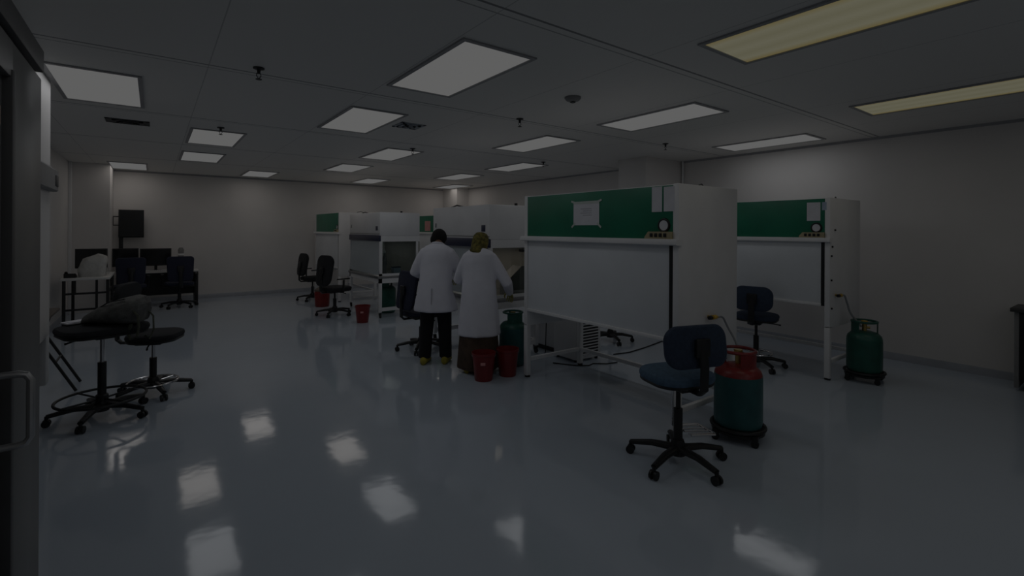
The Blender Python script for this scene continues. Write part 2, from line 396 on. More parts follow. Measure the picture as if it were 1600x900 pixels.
# ------------------------------------------------------------------ laminar hoods
def castor(parent, x, y, r=.035):
    m = MB(); m.cyl((x - .012, y, r), (x + .012, y, r), r, seg=14); m.box(x - .02, x + .02, y - .012, y + .03, r * 1.2, r * 2 + .02, .004)
    return m.build('castor', 'black', parent)
def laminar_hood(loc, label, W=1.93, D=.86, zt=1.965, sash_z=.745, bolts=False, tap=None, group='green fronted laminar flow hoods'):
    t = thing('laminar_flow_hood', label, 'laminar hood', loc, 0, group)
    zb = sash_z + .03
    MB().box(0, D, 0, .052, .56, zt, .004).build('side_panel', 'white', t)
    MB().box(0, D, W - .052, W, .56, zt, .004).build('side_panel', 'white', t)
    MB().box(0.01, D, .03, W - .03, zt - .04, zt - .005, .003).build('top_panel', 'white', t)
    MB().box(D - .03, D, .03, W - .03, zb - .05, zt - .04).build('back_panel', 'white', t)
    hp = MB().box(.004, .03, .03, W - .03, 1.532, zt - .01, .002).build('header_panel', 'green', t)
    # light rail: rounded lip
    m = MB(); m.prism([(-.055, 1.500), (-.045, 1.532), (.03, 1.532), (.03, 1.485), (-.03, 1.482), (-.052, 1.488)], 'y', -.015, W + .01)
    m.build('light_rail', 'white', t)
    sz = sash_z
    sa = MB().box(.012, .026, .09, W - .053, sz, 1.53, .003).build('sash', 'sash', t)
    m = MB(); m.box(-.004, .034, .086, W - .05, sz - .022, sz + .006, .003); m.build('sash_lip', 'white', sa)
    MB().box(.006, .05, .054, .088, sz - .02, 1.484).build('sash_channel', 'black', t)
    MB().box(.03, D - .03, .03, W - .03, zb - .03, zb, .003).build('work_surface', 'steel', t)
    for x in (.0, D - .06):
        for y in (.0, W - .06):
            lg = MB().box(x, x + .056, y + (0 if y == 0 else .006), y + (.054 if y == 0 else .06), .02, .575, .004).build('leg', 'white', t)
            MB().lathe([(.03, 0), (.03, .012), (.014, .016), (.014, .03)], 14, (x + .03, y + .03, 0)).build('foot', 'black', lg)
    for y in (.012, W - .048):
        MB().box(.05, D - .05, y, y + .036, .17, .21, .004).build('stretcher', 'white', t)
    m = MB(); m.box(D - .055, D - .015, .05, W - .05, .17, .21, .004); m.build('stretcher', 'white', t)
    # gauge
    g = MB()
    g.tube([(.0035, .135 + .048 * math.cos(a), 1.640 + .048 * math.sin(a)) for a in [2 * PI * k / 20 for k in range(20)]], .011, 8, closed=True)
    ga = g.build('gauge', 'black', t)
    MB().cyl((.006, .135, 1.640), (-.004, .135, 1.640), .042, seg=20).build('dial', 'paper', ga)
    sp = MB().prism([(.054, 1.530), (.30, 1.530), (.30, 1.547), (.265, 1.590), (.054, 1.590)], 'x', -.03, .004).build('switch_plate', 'beige', t)
    for k in range(4):
        yy = .09 + k * .043
        MB().box(-.038, -.029, yy, yy + .026, 1.547, 1.577, .003).build('switch', 'black', sp)
    if bolts:
        for (x, z) in ((.05, 1.435), (.03, 1.335), (.03, 1.075), (.12, 1.615), (.04, .77)):
            MB().cyl((x, 0, z), (x, -.012, z), .010, seg=10).build('bolt', 'black', t)
    if tap:
        x, z = tap
        tp = MB().cyl((x, .0, z), (x, -.045, z), .013).tube([(x - .02, -.04, z), (x + .05, -.04, z), (x + .075, -.04, z - .005)], [.014, .014, .010], 12).build('gas_tap', 'brass', t)
        MB().cyl((x - .02, -.04, z), (x - .05, -.04, z), .018, .015).build('tap_knob', 'black', tp)
        MB().cyl((x + .0, -.04, z), (x + .045, -.04, z), .019).build('tap_body', 'yellow', tp)
    # power lead and cap on top
    MB().tube([(D * .5, .12, zt), (D * .5 + .03, .12, zt + .02), (D * .5 + .10, .14, zt + .035), (D * .5 + .16, .15, zt + .01)], .006, 8).build('power_lead', 'cable', t)
    return t
C1 = (3.25, 2.225, 0)
laminar_hood(C1, 'large white laminar hood with green header and taped notice, nearest the camera', tap=(.41, .893))
laminar_hood((5.82, 2.125, 0), 'white laminar hood with green header and bolted side, in front of the right wall', sash_z=.812, D=.86, bolts=True, tap=(.15, .906))
laminar_hood((3.25, 10.73, 0), 'white laminar hood with green header at the far end, behind two black chairs', W=1.9)
laminar_hood((5.75, 10.45, 0), 'mostly hidden laminar hood with pink sheet on green header, behind the lab workers', W=1.9)

# ------------------------------------------------------------------ biosafety cabinets
def biosafety(loc, label, W, D=.78, zt=1.905, interior=False, cyl=None):
    t = thing('biosafety_cabinet', label, 'safety cabinet', loc, 0, 'navy banded safety cabinets')
    zw, zo = .755, 1.375
    MB().box(.0, D, 0, W, zo + .10, zt, .008).build('upper_housing', 'white', t)
    m = MB(); m.box(.02, D, 0, W, zo, zo + .10); m.build('lower_housing', 'white', t)
    MB().box(-.018, .03, .0, W, zo + .005, zo + .115, .008).build('header_band', 'navy', t)
    MB().box(-.005, .002, W * .06, W * .12, zt - .33, zt - .25, .003).build('control_display', 'navy', t)
    MB().box(-.006, .001, W * .93, W * .95, zt - .28, zt - .22, .002).build('air_vent', 'greyplastic', t)
    MB().box(-.004, .002, .0, W, zt - .395, zt - .385).build('panel_joint', 'greyplastic', t)
    MB().box(D - .03, D, .0, W, zw, zo).build('back_panel', 'inner', t)
    sh = MB(); sh.prism([(-.012, zw + .02), (-.012 + .008, zw + .02), (.03, zo + .02), (.022, zo + .02)], 'y', .03, W - .03)
    sh.build('glass_sash', 'frost', t)
    for y in (.0, W - .03):
        fr = MB(); fr.box(.0, .05, y, y + .03, zw, zo); fr.box(D - .07, D - .03, y, y + .03, zw, zo); fr.box(.0, D - .03, y, y + .03, zw, zw + .04)
        f = fr.build('side_frame', 'white', t)
        MB().box(.05, D - .07, y + .012, y + .018, zw + .04, zo).build('side_glass', 'glass', f)
    ws = MB(); ws.box(-.03, D, -.0, W, zw - .05, zw, .006); ws.build('work_surface', 'stainless', t)
    # stand
    st = MB(); st.box(.0, D, .0, .05, zw - .13, zw - .05); st.box(.0, D, W - .05, W, zw - .13, zw - .05); st.box(.0, .05, 0, W, zw - .13, zw - .05); st.box(D - .05, D, 0, W, zw - .13, zw - .05)
    st.box(.02, D - .02, .005, .045, .12, .18); st.box(.02, D - .02, W - .045, W - .005, .12, .18); st.box(D - .05, D - .01, .02, W - .02, .12, .18)
    st.build('stand_frame', 'white', t)
    for x in (0, D - .05):
        for y in (0, W - .05):
            lg = MB().box(x, x + .05, y, y + .05, .10, zw - .06, .004).build('leg', 'white', t)
            castor(lg, x + .025, y + .02, .032)
    # things fixed on top
    MB().cyl((D * .55, .04, zt), (D * .55, .04, zt + .03), .02, seg=12).build('exhaust_cap', 'black', t)
    MB().tube([(.12, W * .8, zt), (.14, W * .7, zt + .03), (.16, W * .6, zt + .005)], .01, 8).build('power_lead', 'cable', t)
    tray = MB(); tray.box(.08, D - .1, .05, W - .05, zw, zw + .006, .002); tray.build('inner_tray', 'steel', t)
    return t
biosafety((3.25, 8.36, 0), 'far glazed safety cabinet with navy band, beside the small red bucket', 1.64)
la = bpy.data.lights.new('tube_lamp', 'AREA'); la.shape = 'RECTANGLE'; la.size = .3; la.size_y = 1.3; la.energy = .22; la.color = (1, .97, .92)  # added fill lamp, lifts the dark interior of the far cabinet
lo = bpy.data.objects.new('tube_lamp', la); COL.objects.link(lo); lo.location = (3.62, 9.18, 1.355)
b2 = biosafety((3.25, 4.84, 0), 'glazed safety cabinet with navy band where the two workers stand', 1.46)
la = bpy.data.lights.new('tube_lamp', 'AREA'); la.shape = 'RECTANGLE'; la.size = .3; la.size_y = 1.2; la.energy = .55; la.color = (1, .80, .68)
lo = bpy.data.objects.new('tube_lamp', la); COL.objects.link(lo); lo.location = (3.62, 5.5, 1.355)
m = MB(); m.prism([(3.62, .766), (3.88, .766), (3.88, 1.13), (3.83, 1.13), (3.64, .98)], 'y', 4.95, 5.15)
wb = tag(m.build('sloped_container', 'greyplastic'), 'white sloped container standing inside the workers\' safety cabinet', 'container')
tag(MB().cyl((3.72, 4.845, 1.34), (3.72, 4.79, 1.34), .02, .02).cyl((3.72, 4.80, 1.34), (3.82, 4.80, 1.33), .014, .018).build('side_latch', 'black'), 'black latch on the side of the workers\' safety cabinet', 'latch')
box = thing('supply_box', 'pale blue box on the far safety cabinet worktop', 'box', (3.62, 8.50, .762))
MB().box(-.07, .07, -.06, .06, 0, .14, .006).build('carton', 'lightblue', box)
MB().box(-.072, .072, -.062, .062, .125, .145, .004).build('lid', 'navy', box)
bt = thing('spray_bottle', 'slim grey bottle behind the far safety cabinet side glass', 'bottle', (3.40, 8.50, .762))
MB().lathe([(.035, 0), (.038, .01), (.038, .3), (.02, .36), (.016, .40)], 16).build('body', 'greyplastic', bt)
MB().box(-.05, .02, -.014, .014, .40, .45, .008).build('spray_head', 'white', bt)

# ------------------------------------------------------------------ papers on the hoods
def notice(x, ys, zs, label, group=None, mat='paper', tapes=True, lines=True, tilt=0.0):
    y0, y1 = ys; z0, z1 = zs
    w, h = abs(y1 - y0), z1 - z0
    t = thing('notice_sheet', label, 'paper', (x, (y0 + y1) / 2, (z0 + z1) / 2), 0, group)
    t.rotation_euler = (tilt, 0, 0)
    MB().box(-.003, -.0015, -w / 2, w / 2, -h / 2, h / 2).build('sheet', mat, t)
    if lines:
        lm = MB()
        for k in range(4):
            lm.box(-.0036, -.003, -w * .22, w * (.22 - .1 * (k % 2)), h * (.18 - .09 * k), h * (.18 - .09 * k) + .006)
        lm.build('text_lines', 'ink', t)
    if tapes:
        for sy in (-1, 1):
            for sz in (-1, 1):
                m = MB().box(-.0045, -.003, -.032, .032, -.009, .009)
                m.move(Matrix.Translation((0, sy * w / 2, sz * h / 2)) @ Matrix.Rotation(sy * sz * R(40 if sz < 0 else 15), 4, 'X'))
                m.build('tape', 'tape', t)
        MB().box(-.0042, -.003, -w / 2, w / 2, h / 2 - .022, h / 2 + .004).build('tape', 'tape', t)
    return t
notice(3.2525, (3.054, 3.387), (1.645, 1.866), 'white notice sheet taped at its corners to the near green header')
notice(3.2525, (2.378, 2.476), (1.748, 1.95), 'left sheet of the pair hanging by the gauge on the near green header', 'plain sheets by the gauge', tapes=False, lines=False)
notice(3.2525, (2.262, 2.362), (1.75, 1.945), 'right sheet of the pair hanging by the gauge on the near green header', 'plain sheets by the gauge', tapes=False, lines=False)
notice(5.8225, (2.22, 2.355), (1.717, 1.918), 'white sheet hanging on the green header by the right wall', tapes=False, lines=False)
notice(5.8225, (2.16, 2.205), (1.83, 1.918), 'tiny pale card in the upper corner of the green header by the right wall', mat='lightblue', tapes=False, lines=False)
notice(5.7525, (11.30, 11.62), (1.56, 1.82), 'pink sheet on the small green header behind the workers', mat='pink', tapes=False, lines=False)

# ------------------------------------------------------------------ chairs
def arc(c, r, a0, a1, n, z=None):
    return [(c[0] + r * math.cos(a0 + (a1 - a0) * k / n), c[1] + r * math.sin(a0 + (a1 - a0) * k / n), c[2]) for k in range(n + 1)]
def rounded(w, h, r, n=6, top_scale=1.0):
    """rounded rectangle outline, centred"""
    pts = []
    for cx, cy, a in ((w / 2 - r, h / 2 - r, 0), (-w / 2 + r, h / 2 - r, 90), (-w / 2 + r, -h / 2 + r, 180), (w / 2 - r, -h / 2 + r, 270)):
        for k in range(n + 1):
            q = R(a + 90 * k / n); pts.append((cx + r * math.cos(q), cy + r * math.sin(q)))
    return pts
def cushion(mb, outline, thick, mat, puff=.35):
    """pillow-like slab from a 2D outline: local (u, v, w)"""
    rings = []
    for f, wz in ((.90, -.5), (.97, -.38), (1.0, -.12), (1.0, .12), (.97, .36), (.88, .5), (.5, .5 + puff * .2)):
        rings.append([mat @ Vector((u * f, v * f, wz * thick)) for u, v in outline])
    return mb.loft(rings)
def star_base(t, r=.31, a0=0.0, ring=None, ring_mat='chrome', z_hub=.115, mat='black', ring_z=.2):
    b = MB(); b.lathe([(.03, .055), (.05, .06), (.055, z_hub), (.038, z_hub + .05)], 20)
    for k in range(5):
        a = a0 + 2 * PI * k / 5; d = Vector((math.cos(a), math.sin(a), 0))
        b.tube([d * .03 + Vector((0, 0, z_hub - .01)), d * r * .55 + Vector((0, 0, .105)), d * r + Vector((0, 0, .080))], [.034, .028, .022], 10, flat=.75)
    b.build('star_base', mat, t)
    for k in range(5):
        a = a0 + 2 * PI * k / 5; p = Vector((math.cos(a), math.sin(a), 0)) * r; q = Vector((-math.sin(a), math.cos(a), 0))
        m = MB()
        for sgn in (-1, 1):
            m.cyl(p + q * sgn * .009 + Vector((0, 0, .029)), p + q * sgn * .025 + Vector((0, 0, .029)), .029, seg=16)
        m.tube([p + Vector((0, 0, .03)), p + Vector((0, 0, .085))], [.014, .012], 10)
        m.build('castor', 'black', t)
    if ring:
        m = MB(); m.tube([(ring * math.cos(a), ring * math.sin(a), ring_z) for a in [2 * PI * k / 36 for k in range(36)]], .011, 8, closed=True)
        for k in range(4):
            a = a0 + PI / 5 + PI * k / 2
            m.tube([(.03 * math.cos(a), .03 * math.sin(a), ring_z - .01), (ring * math.cos(a), ring * math.sin(a), ring_z)], .008, 8)
        m.lathe([(.042, ring_z - .04), (.045, ring_z - .03), (.045, ring_z + .02), (.036, ring_z + .03)], 18)
        m.build('foot_ring', ring_mat, t)
def operator_chair(label, loc, heading, seat_z, back_round=.36, fab='bluefab', back_z=.30, base_rot=0.0, back=True, seat_w=.46, seat_d=.42, back_w=.42, back_h=.30,
                   col='black', ring=None, ring_mat='chrome', group=None, back_mat=None, back_y=.25, base_r=.31, footplate=False, ring_z=.2, piston='black', name='operator_chair', seat_tilt=0.0, taper=.0):
    """heading: direction the sitter would look; local +Y is forward"""
    t = thing(name, label, 'chair', loc, heading - PI / 2, group)
    star_base(t, base_r, base_rot - heading + PI / 2, ring, ring_mat, ring_z=ring_z)
    g = MB(); g.cyl((0, 0, .13), (0, 0, seat_z * .62), .030, seg=18); g.build('gas_column', col, t)
    MB().cyl((0, 0, seat_z * .60), (0, 0, seat_z - .07), .016, seg=14).build('piston', piston, t)
    mech = MB(); mech.box(-.07, .07, -.13, .09, seat_z - .085, seat_z - .045, .01); mech.tube([(.05, .0, seat_z - .065), (.19, .03, seat_z - .075), (.25, .05, seat_z - .085)], [.007, .006, .009], 8)
    mech.build('tilt_mechanism', 'black', t)
    out = rounded(seat_w, seat_d, .15, 8)
    cushion(MB(), out, .065, Matrix.Translation((0, .02, seat_z)) @ Matrix.Rotation(seat_tilt, 4, 'X')).build('seat', fab, t)
    if seat_w > .2:
        sh = MB(); cushion(sh, [(u * .98, v * .98) for u, v in out], .03, Matrix.Translation((0, .02, seat_z - .034)) @ Matrix.Rotation(seat_tilt, 4, 'X')); sh.build('seat_shell', 'black', t)
    if back:
        bz = seat_z + back_z
        MB2 = Matrix.Translation((0, -back_y, bz)) @ Matrix.Rotation(R(-8), 4, 'X') @ Matrix.Rotation(R(90), 4, 'X')
        o2 = rounded(back_w, back_h, min(back_h, back_w) * back_round, 8)
        if taper: o2 = [(u * (1 + taper * v / back_h), v) for u, v in o2]
        bm_ = MB(); rings = []
        for f, wz in ((.90, -.5), (.97, -.38), (1.0, -.12), (1.0, .12), (.97, .36), (.88, .5)):
            rings.append([MB2 @ Vector((u * f, v * f, wz * .055 - .9 * (u * f) ** 2 * .55)) for u, v in o2])
        bm_.loft(rings); bk = bm_.build('backrest', back_mat or fab, t)
        br = MB(); br.tube([(0, -.06, seat_z - .065), (0, -back_y - .02, seat_z - .062), (0, -back_y - .055, seat_z - .03), (0, -back_y - .062, bz - .12), (0, -back_y - .04, bz + .02)], [.03, .032, .034, .034, .03], 10, flat=.45)
        br.box(-.055, .055, -back_y - .055, -back_y - .025, bz - .06, bz + .06, .01)
        br.build('back_bracket', 'black', t)
    if footplate:
        m = MB()
        for k in range(4):
            m.tube([(.06, .10 - k * .045, .205), (.235, .07 - k * .045, .20)], .006, 8)
        m.tube([(.05, .13, .205), (.235, .10, .20), (.245, .09, .20), (.245, -.08, .20), (.235, -.09, .20), (.06, -.06, .205)], .009, 8)
        m.tube([(.05, .13, .205), (.052, .13, .52)], .010, 8)
        m.tube([(0, 0, .205), (.06, .03, .205)], .014, 8)
        m.build('foot_rest', 'chrome', t)
    return t
operator_chair('blue fabric operator chair standing alone in the right foreground', (2.905, 1.985, 0), R(72), .605, base_rot=R(44), back_mat='navyfab', footplate=True, back_z=.24, base_r=.325, back_y=.20, back_w=.48, back_h=.275)
operator_chair('dark blue operator chair in front of the hood by the right wall', (5.72, 2.86, 0), R(15), .595, fab='navyfab', base_rot=R(-50), ring=.17, ring_mat='chrome', ring_z=.17, back_z=.23, back_y=.20, back_h=.28)
# black stools at the left
operator_chair('tall black stool with a dark bag on its seat, left foreground', (-.345, 5.31, 0), R(-70), .755, fab='blackfab', back=False, base_rot=R(180), seat_w=.58, seat_d=.50, ring=.30, ring_mat='black', piston='chrome', base_r=.34, ring_z=.17, name='drafting_stool')
operator_chair('black high chair with rounded back and chrome foot ring behind the bag stool', (.0, 5.79, 0), R(-22), .565, fab='blackfab', base_rot=R(-3), ring=.20, ring_z=.12, ring_mat='chrome', base_r=.31, back_z=.36, back_w=.44, back_h=.30, back_y=.24, piston='chrome', name='drafting_stool')
# black chairs by the far hood
def task_chair(label, loc, heading, fab='blackfab', seat_z=.50, arms=True, back_h=.56, back_w=.44, group=None, back_mat=None, base_rot=.3, back_round=.3):
    t = operator_chair(label, loc, heading, seat_z, fab=fab, back_z=.06 + back_h / 2, back_w=back_w, back_h=back_h, back_y=.24, seat_w=.50, seat_d=.48, base_rot=base_rot, group=group, back_mat=back_mat, name='office_chair', taper=.12, back_round=back_round)
    if arms:
        for s in (-1, 1):
            MB().tube([(s * .20, -.02, seat_z - .06), (s * .275, -.02, seat_z - .05), (s * .285, -.02, seat_z + .17)], [.016, .018, .018], 8).tube([(s * .285, -.15, seat_z + .19), (s * .285, .10, seat_z + .19)], .026, 10, flat=.5).build('armrest', 'black', t)
    return t
task_chair('black office chair beside the small red bucket by the far hood', (2.70, 9.15, 0), R(20))
task_chair('black office chair half hidden behind another black chair at the far hood', (2.86, 11.35, 0), R(10), back_h=.5)
task_chair('navy mesh office chair half hidden behind the worker in black trousers', (2.86, 5.87, 0), R(5), fab='bluemesh', back_h=.50, seat_z=.50, back_round=.2)
task_chair('blue mesh office chair with its back to the room at the desk\'s right end', (.42, 11.85, 0), R(92), fab='bluemesh', seat_z=.48, back_h=.50, back_round=.15)
task_chair('dark blue office chair at the desk beneath the hanging screen', (-.36, 11.75, 0), R(95), fab='bluemesh', seat_z=.48, back_h=.5, back_round=.15)
operator_chair('black chair mostly hidden behind the big near hood', (5.30, 4.75, 0), R(0), .52, fab='blackfab', base_rot=.5, back_z=.28)

# bag, papers on the stool
bag = thing('backpack', 'dark grey backpack lying on the tall black stool', 'bag', (-.27, 5.27, .80), R(-32))
m = MB(); rings = []
for k, (x, w, h) in enumerate(((-.20, .07, .06), (-.18, .13, .10), (-.08, .16, .18), (.05, .17, .25), (.16, .165, .29), (.23, .14, .28), (.265, .09, .22))):
    ring = []
    for q in range(20):
        a = 2 * PI * q / 20; ca, sa = math.cos(a), math.sin(a)
        ring.append(Vector((x + .02 * sa, math.copysign(abs(ca) ** .7, ca) * w, h / 2 + math.copysign(abs(sa) ** .8, sa) * h / 2 + .012 * math.sin(3 * a + k))))
    rings.append(ring)
m.loft(rings); m.build('bag_body', 'olive', bag)
bag.scale = (.92, .95, .76)
MB().tube([(.20, -.10, .20), (.29, -.12, .10), (.30, -.12, -.02), (.28, -.11, -.13), (.22, -.10, -.17), (.19, -.09, -.11), (.22, -.1, .0)], .014, 8, flat=.4).build('strap', 'brown_strap', bag)
MB().tube([(.22, .06, .18), (.30, .07, .05), (.31, .06, -.10), (.285, .04, -.20), (.25, .03, -.16)], .013, 8, flat=.4).build('strap', 'brown_strap', bag)
MB().tube([(-.06, -.10, .17), (.05, -.13, .245), (.18, -.12, .275)], .006, 6).build('zip', 'black', bag)
pp = thing('paper_stack', 'white papers lying on the left part of the bag stool', 'paper', (-.50, 5.40, .802), R(25))
MB().box(-.10, .10, -.06, .06, 0, .012, .002).build('sheets', 'paper', pp)
MB().box(-.07, .08, -.05, .05, .012, .017, .001, rot=(0, 0, .2)).build('sheet', 'paper', pp)

# folding trestle at far left
ft = thing('folding_stand', 'black folding stand with a brown top against the near left wall', 'stand', (-.80, 6.47, 0), 0)
MB().box(-.19, .02, -.26, .36, .735, .765, .008).build('top', 'browntop', ft)
for y in (-.18, .17):
    MB().tube([(-.17, y, .735), (.20, y - .01, .012)], .013, 8).build('leg', 'black', ft)
    MB().tube([(-.03, y + .03, .735), (-.22, y + .02, .012)], .013, 8).build('leg', 'black', ft)
m = MB(); m.tube([(.05, -.19, .305), (.05, .17, .305)], .010, 8); m.build('brace', 'black', ft)

# ------------------------------------------------------------------ desks and screens
d1 = thing('lab_table', 'white topped table with black frame at the far left wall', 'table', (-.84, 10.45, 0))
MB().box(-.31, .28, -.45, .75, .775, .81, .006).build('tabletop', 'table', d1)
for x in (-.27, .25):
    for y in (-.38, .68):
        MB().box(x - .02, x + .02, y - .02, y + .02, 0, .775, .003).build('leg', 'black', d1)
for z in (.30, .55):
    MB().box(-.27, .25, -.39, -.37, z, z + .03).build('stretcher', 'black', d1)
    MB().box(.24, .26, -.38, .68, z, z + .03).build('stretcher', 'black', d1)
m = MB(); m.box(-.16, -.13, -.40, -.37, .58, .775); m.box(.10, .13, -.40, -.37, .33, .775); m.build('support', 'black', d1)
d2 = thing('computer_desk', 'black computer desk with pale top along the back wall', 'desk', (-.05, 12.45, 0))
MB().box(-.55, .82, -.28, .26, .68, .71, .005).build('desktop', 'table', d2)
MB().box(.75, .81, -.26, .25, 0, .68, .004).build('leg_panel', 'blackwood', d2)
MB().box(-.54, -.49, -.26, .25, 0, .68, .004).build('leg_panel', 'blackwood', d2)
MB().box(-.49, .75, .20, .225, .18, .68).build('modesty_panel', 'blackwood', d2)
def monitor(label, x, y, z, w, h, rz=0.0, stand=True, group='computer screens on the far desks'):
    t = thing('monitor', label, 'screen', (x, y, z), rz, group)
    MB().box(-w / 2, w / 2, -.02, .025, .10, .10 + h, .006).build('housing', 'black', t)
    MB().box(-w / 2 + .014, w / 2 - .014, -.0235, -.019, .118, .10 + h - .014).build('screen', 'screen', t)
    m = MB(); m.box(-.025, .025, .02, .045, .01, .20, .004); m.build('stand_neck', 'black', t)
    MB().lathe([(.11, 0), (.11, .008), (.04, .014)], 20).build('stand_foot', 'black', t)
    return t
monitor('right hand monitor on the desk, next to the blue chair', .035, 12.55, .71, .53, .36)
monitor('left hand monitor on the desk beneath the hanging screen', -.46, 12.55, .71, .42, .37)
monitor('dark monitor behind the white plastic bag on the lab table', -.85, 10.85, .81, .42, .33)
kb = thing('keyboard', 'pale keyboard on the desk in front of the right hand monitor', 'keyboard', (.02, 12.30, .71))
MB().box(-.2, .2, -.06, .06, 0, .014, .004).build('keyboard_base', 'greyplastic', kb)
k_ = MB()
for r in range(4):
    for c in range(12): k_.box(-.185 + c * .031, -.159 + c * .031, -.05 + r * .026, -.029 + r * .026, .014, .019)
k_.build('keys', 'paper', kb)
ro = thing('desk_lamp', 'grey rounded pot at the right end of the desk by the wall', 'pot', (.47, 12.62, .71)); ro.name = 'desk_pot'
MB().lathe([(.05, 0), (.065, .02), (.07, .20), (.05, .30), (.055, .42), (.03, .47)], 20).build('vessel', 'greyplastic', ro)
MB().lathe([(.055, .30), (.060, .31), (.060, .33), (.055, .34)], 20).build('rim', 'white', ro)
tv = thing('screen_stand', 'tall dark screen on a pole above the desks', 'screen', (-.545, 12.84, 0), R(4))
MB().lathe([(.11, 0), (.11, .02), (.05, .04)], 24).build('base', 'black', tv)
MB().box(-.035, .035, .02, .07, .03, 1.75, .006).build('pole', 'black', tv)
MB().box(-.045, .375, -.035, .012, 1.395, 1.975, .008).build('housing', 'black', tv)
MB().box(-.03, .36, -.039, -.034, 1.42, 1.955).build('screen', 'screen', tv)
m = MB(); m.box(-.14, -.04, .02, .04, 1.64, 1.66); m.box(-.14, -.04, .02, .04, 1.82, 1.84); m.box(-.14, -.12, .02, .04, 1.64, 1.84); m.build('handle', 'black', tv)
pb = thing('plastic_bag', 'white plastic bag over equipment on the lab table', 'bag', (-.80, 10.35, .81))
m = MB(); rings = []
for z, sx, sy in ((0, .165, .13), (.03, .175, .14), (.14, .175, .14), (.24, .165, .13), (.30, .145, .11), (.33, .09, .07), (.345, .04, .03)):
    ring = []
    for q in range(28):
        a = 2 * PI * q / 28; ca, sa = math.cos(a), math.sin(a); w = 1 + .05 * math.sin(5 * a + z * 20) + .03 * math.sin(9 * a)
        ring.append(Vector((math.copysign(abs(ca) ** .6, ca) * sx * w + (.03 if z > .2 else 0), math.copysign(abs(sa) ** .6, sa) * sy * w, z + .02 * math.cos(a) * (z > .1))))
    rings.append(ring)
m.loft(rings); m.build('bag_film', 'bagwhite', pb, angle=60)
MB().tube([(.16, .0, .10), (.2, .0, .14), (.21, .0, .06), (.2, .0, .02)], .012, 8, flat=.5).build('bag_handle', 'bagwhite', pb)
ph = thing('desk_phone', 'small black device on the left end of the lab table', 'phone', (-1.05, 10.2, .81))
MB().prism([(-.08, 0), (.09, 0), (.09, .03), (-.08, .07)], 'x', -.07, .07).build('phone_base', 'black', ph)
MB().tube([(-.05, -.02, .075), (-.05, .02, .085), (-.05, .06, .06)], [.02, .014, .02], 8).build('handset', 'black', ph)

# ------------------------------------------------------------------ gas cylinders
def cylinder(label, loc, body='teal', top='redpaint', r=.175, hb=.50, rz=0.0, valve='brass', dolly=True, plate=195):
    t = thing('gas_cylinder', label, 'gas cylinder', (loc[0], loc[1], loc[2] + (.085 if dolly else 0.0)), rz)
    MB().lathe([(r * .80, 0), (r * .86, .012), (r * .97, .03), (r, .06), (r, hb - .09), (r * .985, hb - .06)], 36).build('body', body, t)
    MB().lathe([(r * .985, hb - .06), (r * .93, hb - .03), (r * .75, hb), (r * .40, hb + .018), (.03, hb + .02)], 36).build('shoulder', top, t)
    g = MB(); rg = r * .70
    # guard collar: a curved plate on one side, a narrow post on the other, joined by a top ring
    n = 26; z0, z1 = hb - .02, hb + .115
    for a0, a1 in ((R(plate - 52), R(plate + 52)), (R(plate + 165), R(plate + 185))):
        rings = []
        for k in range(n + 1):
            a = a0 + (a1 - a0) * k / n; ca, sa = math.cos(a), math.sin(a)
            rings.append([Vector((rg * ca, rg * sa, z0)), Vector(((rg + .006) * ca, (rg + .006) * sa, z0)), Vector(((rg + .006) * ca, (rg + .006) * sa, z1)), Vector((rg * ca, rg * sa, z1))])
        g.loft(rings)
    g.tube([(rg * math.cos(a), rg * math.sin(a), hb + .118) for a in [2 * PI * k / 30 for k in range(30)]], .013, 8, closed=True)
    g.build('valve_guard', top, t)
    v = MB(); v.cyl((0, 0, hb + .01), (0, 0, hb + .09), .022); v.cyl((0, 0, hb + .055), (.05, .0, hb + .055), .013); v.build('valve', 'brass', t)
    MB().lathe([(.03, hb + .09), (.034, hb + .10), (.030, hb + .125)], 14).build('regulator', valve, t)
    return t
def dolly(label, loc, r=.2, rz=0.0):
    t = thing('cylinder_dolly', label, 'dolly', loc, rz)
    m = MB(); m.lathe([(r * .9, .055), (r, .06), (r, .08), (r * .9, .085)], 32); m.build('platform', 'black', t)
    m = MB(); m.tube([(r * math.cos(a), r * math.sin(a), .10) for a in [2 * PI * k / 32 for k in range(32)]], .014, 8, closed=True); m.build('rim', 'black', t)
    for k in range(4):
        a = R(45) + k * PI / 2; x, y = r * 1.02 * math.cos(a), r * 1.02 * math.sin(a)
        m = MB(); m.cyl((x - .012, y, .027), (x + .012, y, .027), .027, seg=14); m.box(x - .022, x + .022, y - .022, y + .022, .04, .085, .006); m.build('castor', 'black', t)
dolly('black wheeled dolly under the red topped cylinder', (3.645, 1.96, 0), .19, R(20))
cylinder('red topped teal gas cylinder behind the foreground chair', (3.645, 1.96, 0), rz=R(-62), hb=.47, r=.174, plate=330)
dolly('black wheeled dolly under the all green cylinder', (6.16, 1.915, 0), .18, R(10))
cylinder('all green gas cylinder with yellow regulator by the right wall', (6.16, 1.915, 0), body='gasgreen', top='gasgreen', r=.162, hb=.43, rz=R(-73), valve='yellow')
cylinder('teal gas cylinder behind the pair of red buckets', (3.44, 4.61, 0), r=.16, hb=.50, body='teal', top='gasgreen', rz=1.0, dolly=False)
cylinder('dark green gas cylinder standing under the far safety cabinet', (3.62, 8.9, 0), r=.16, hb=.50, body='gasgreen', top='gasgreen', rz=.3, dolly=False)
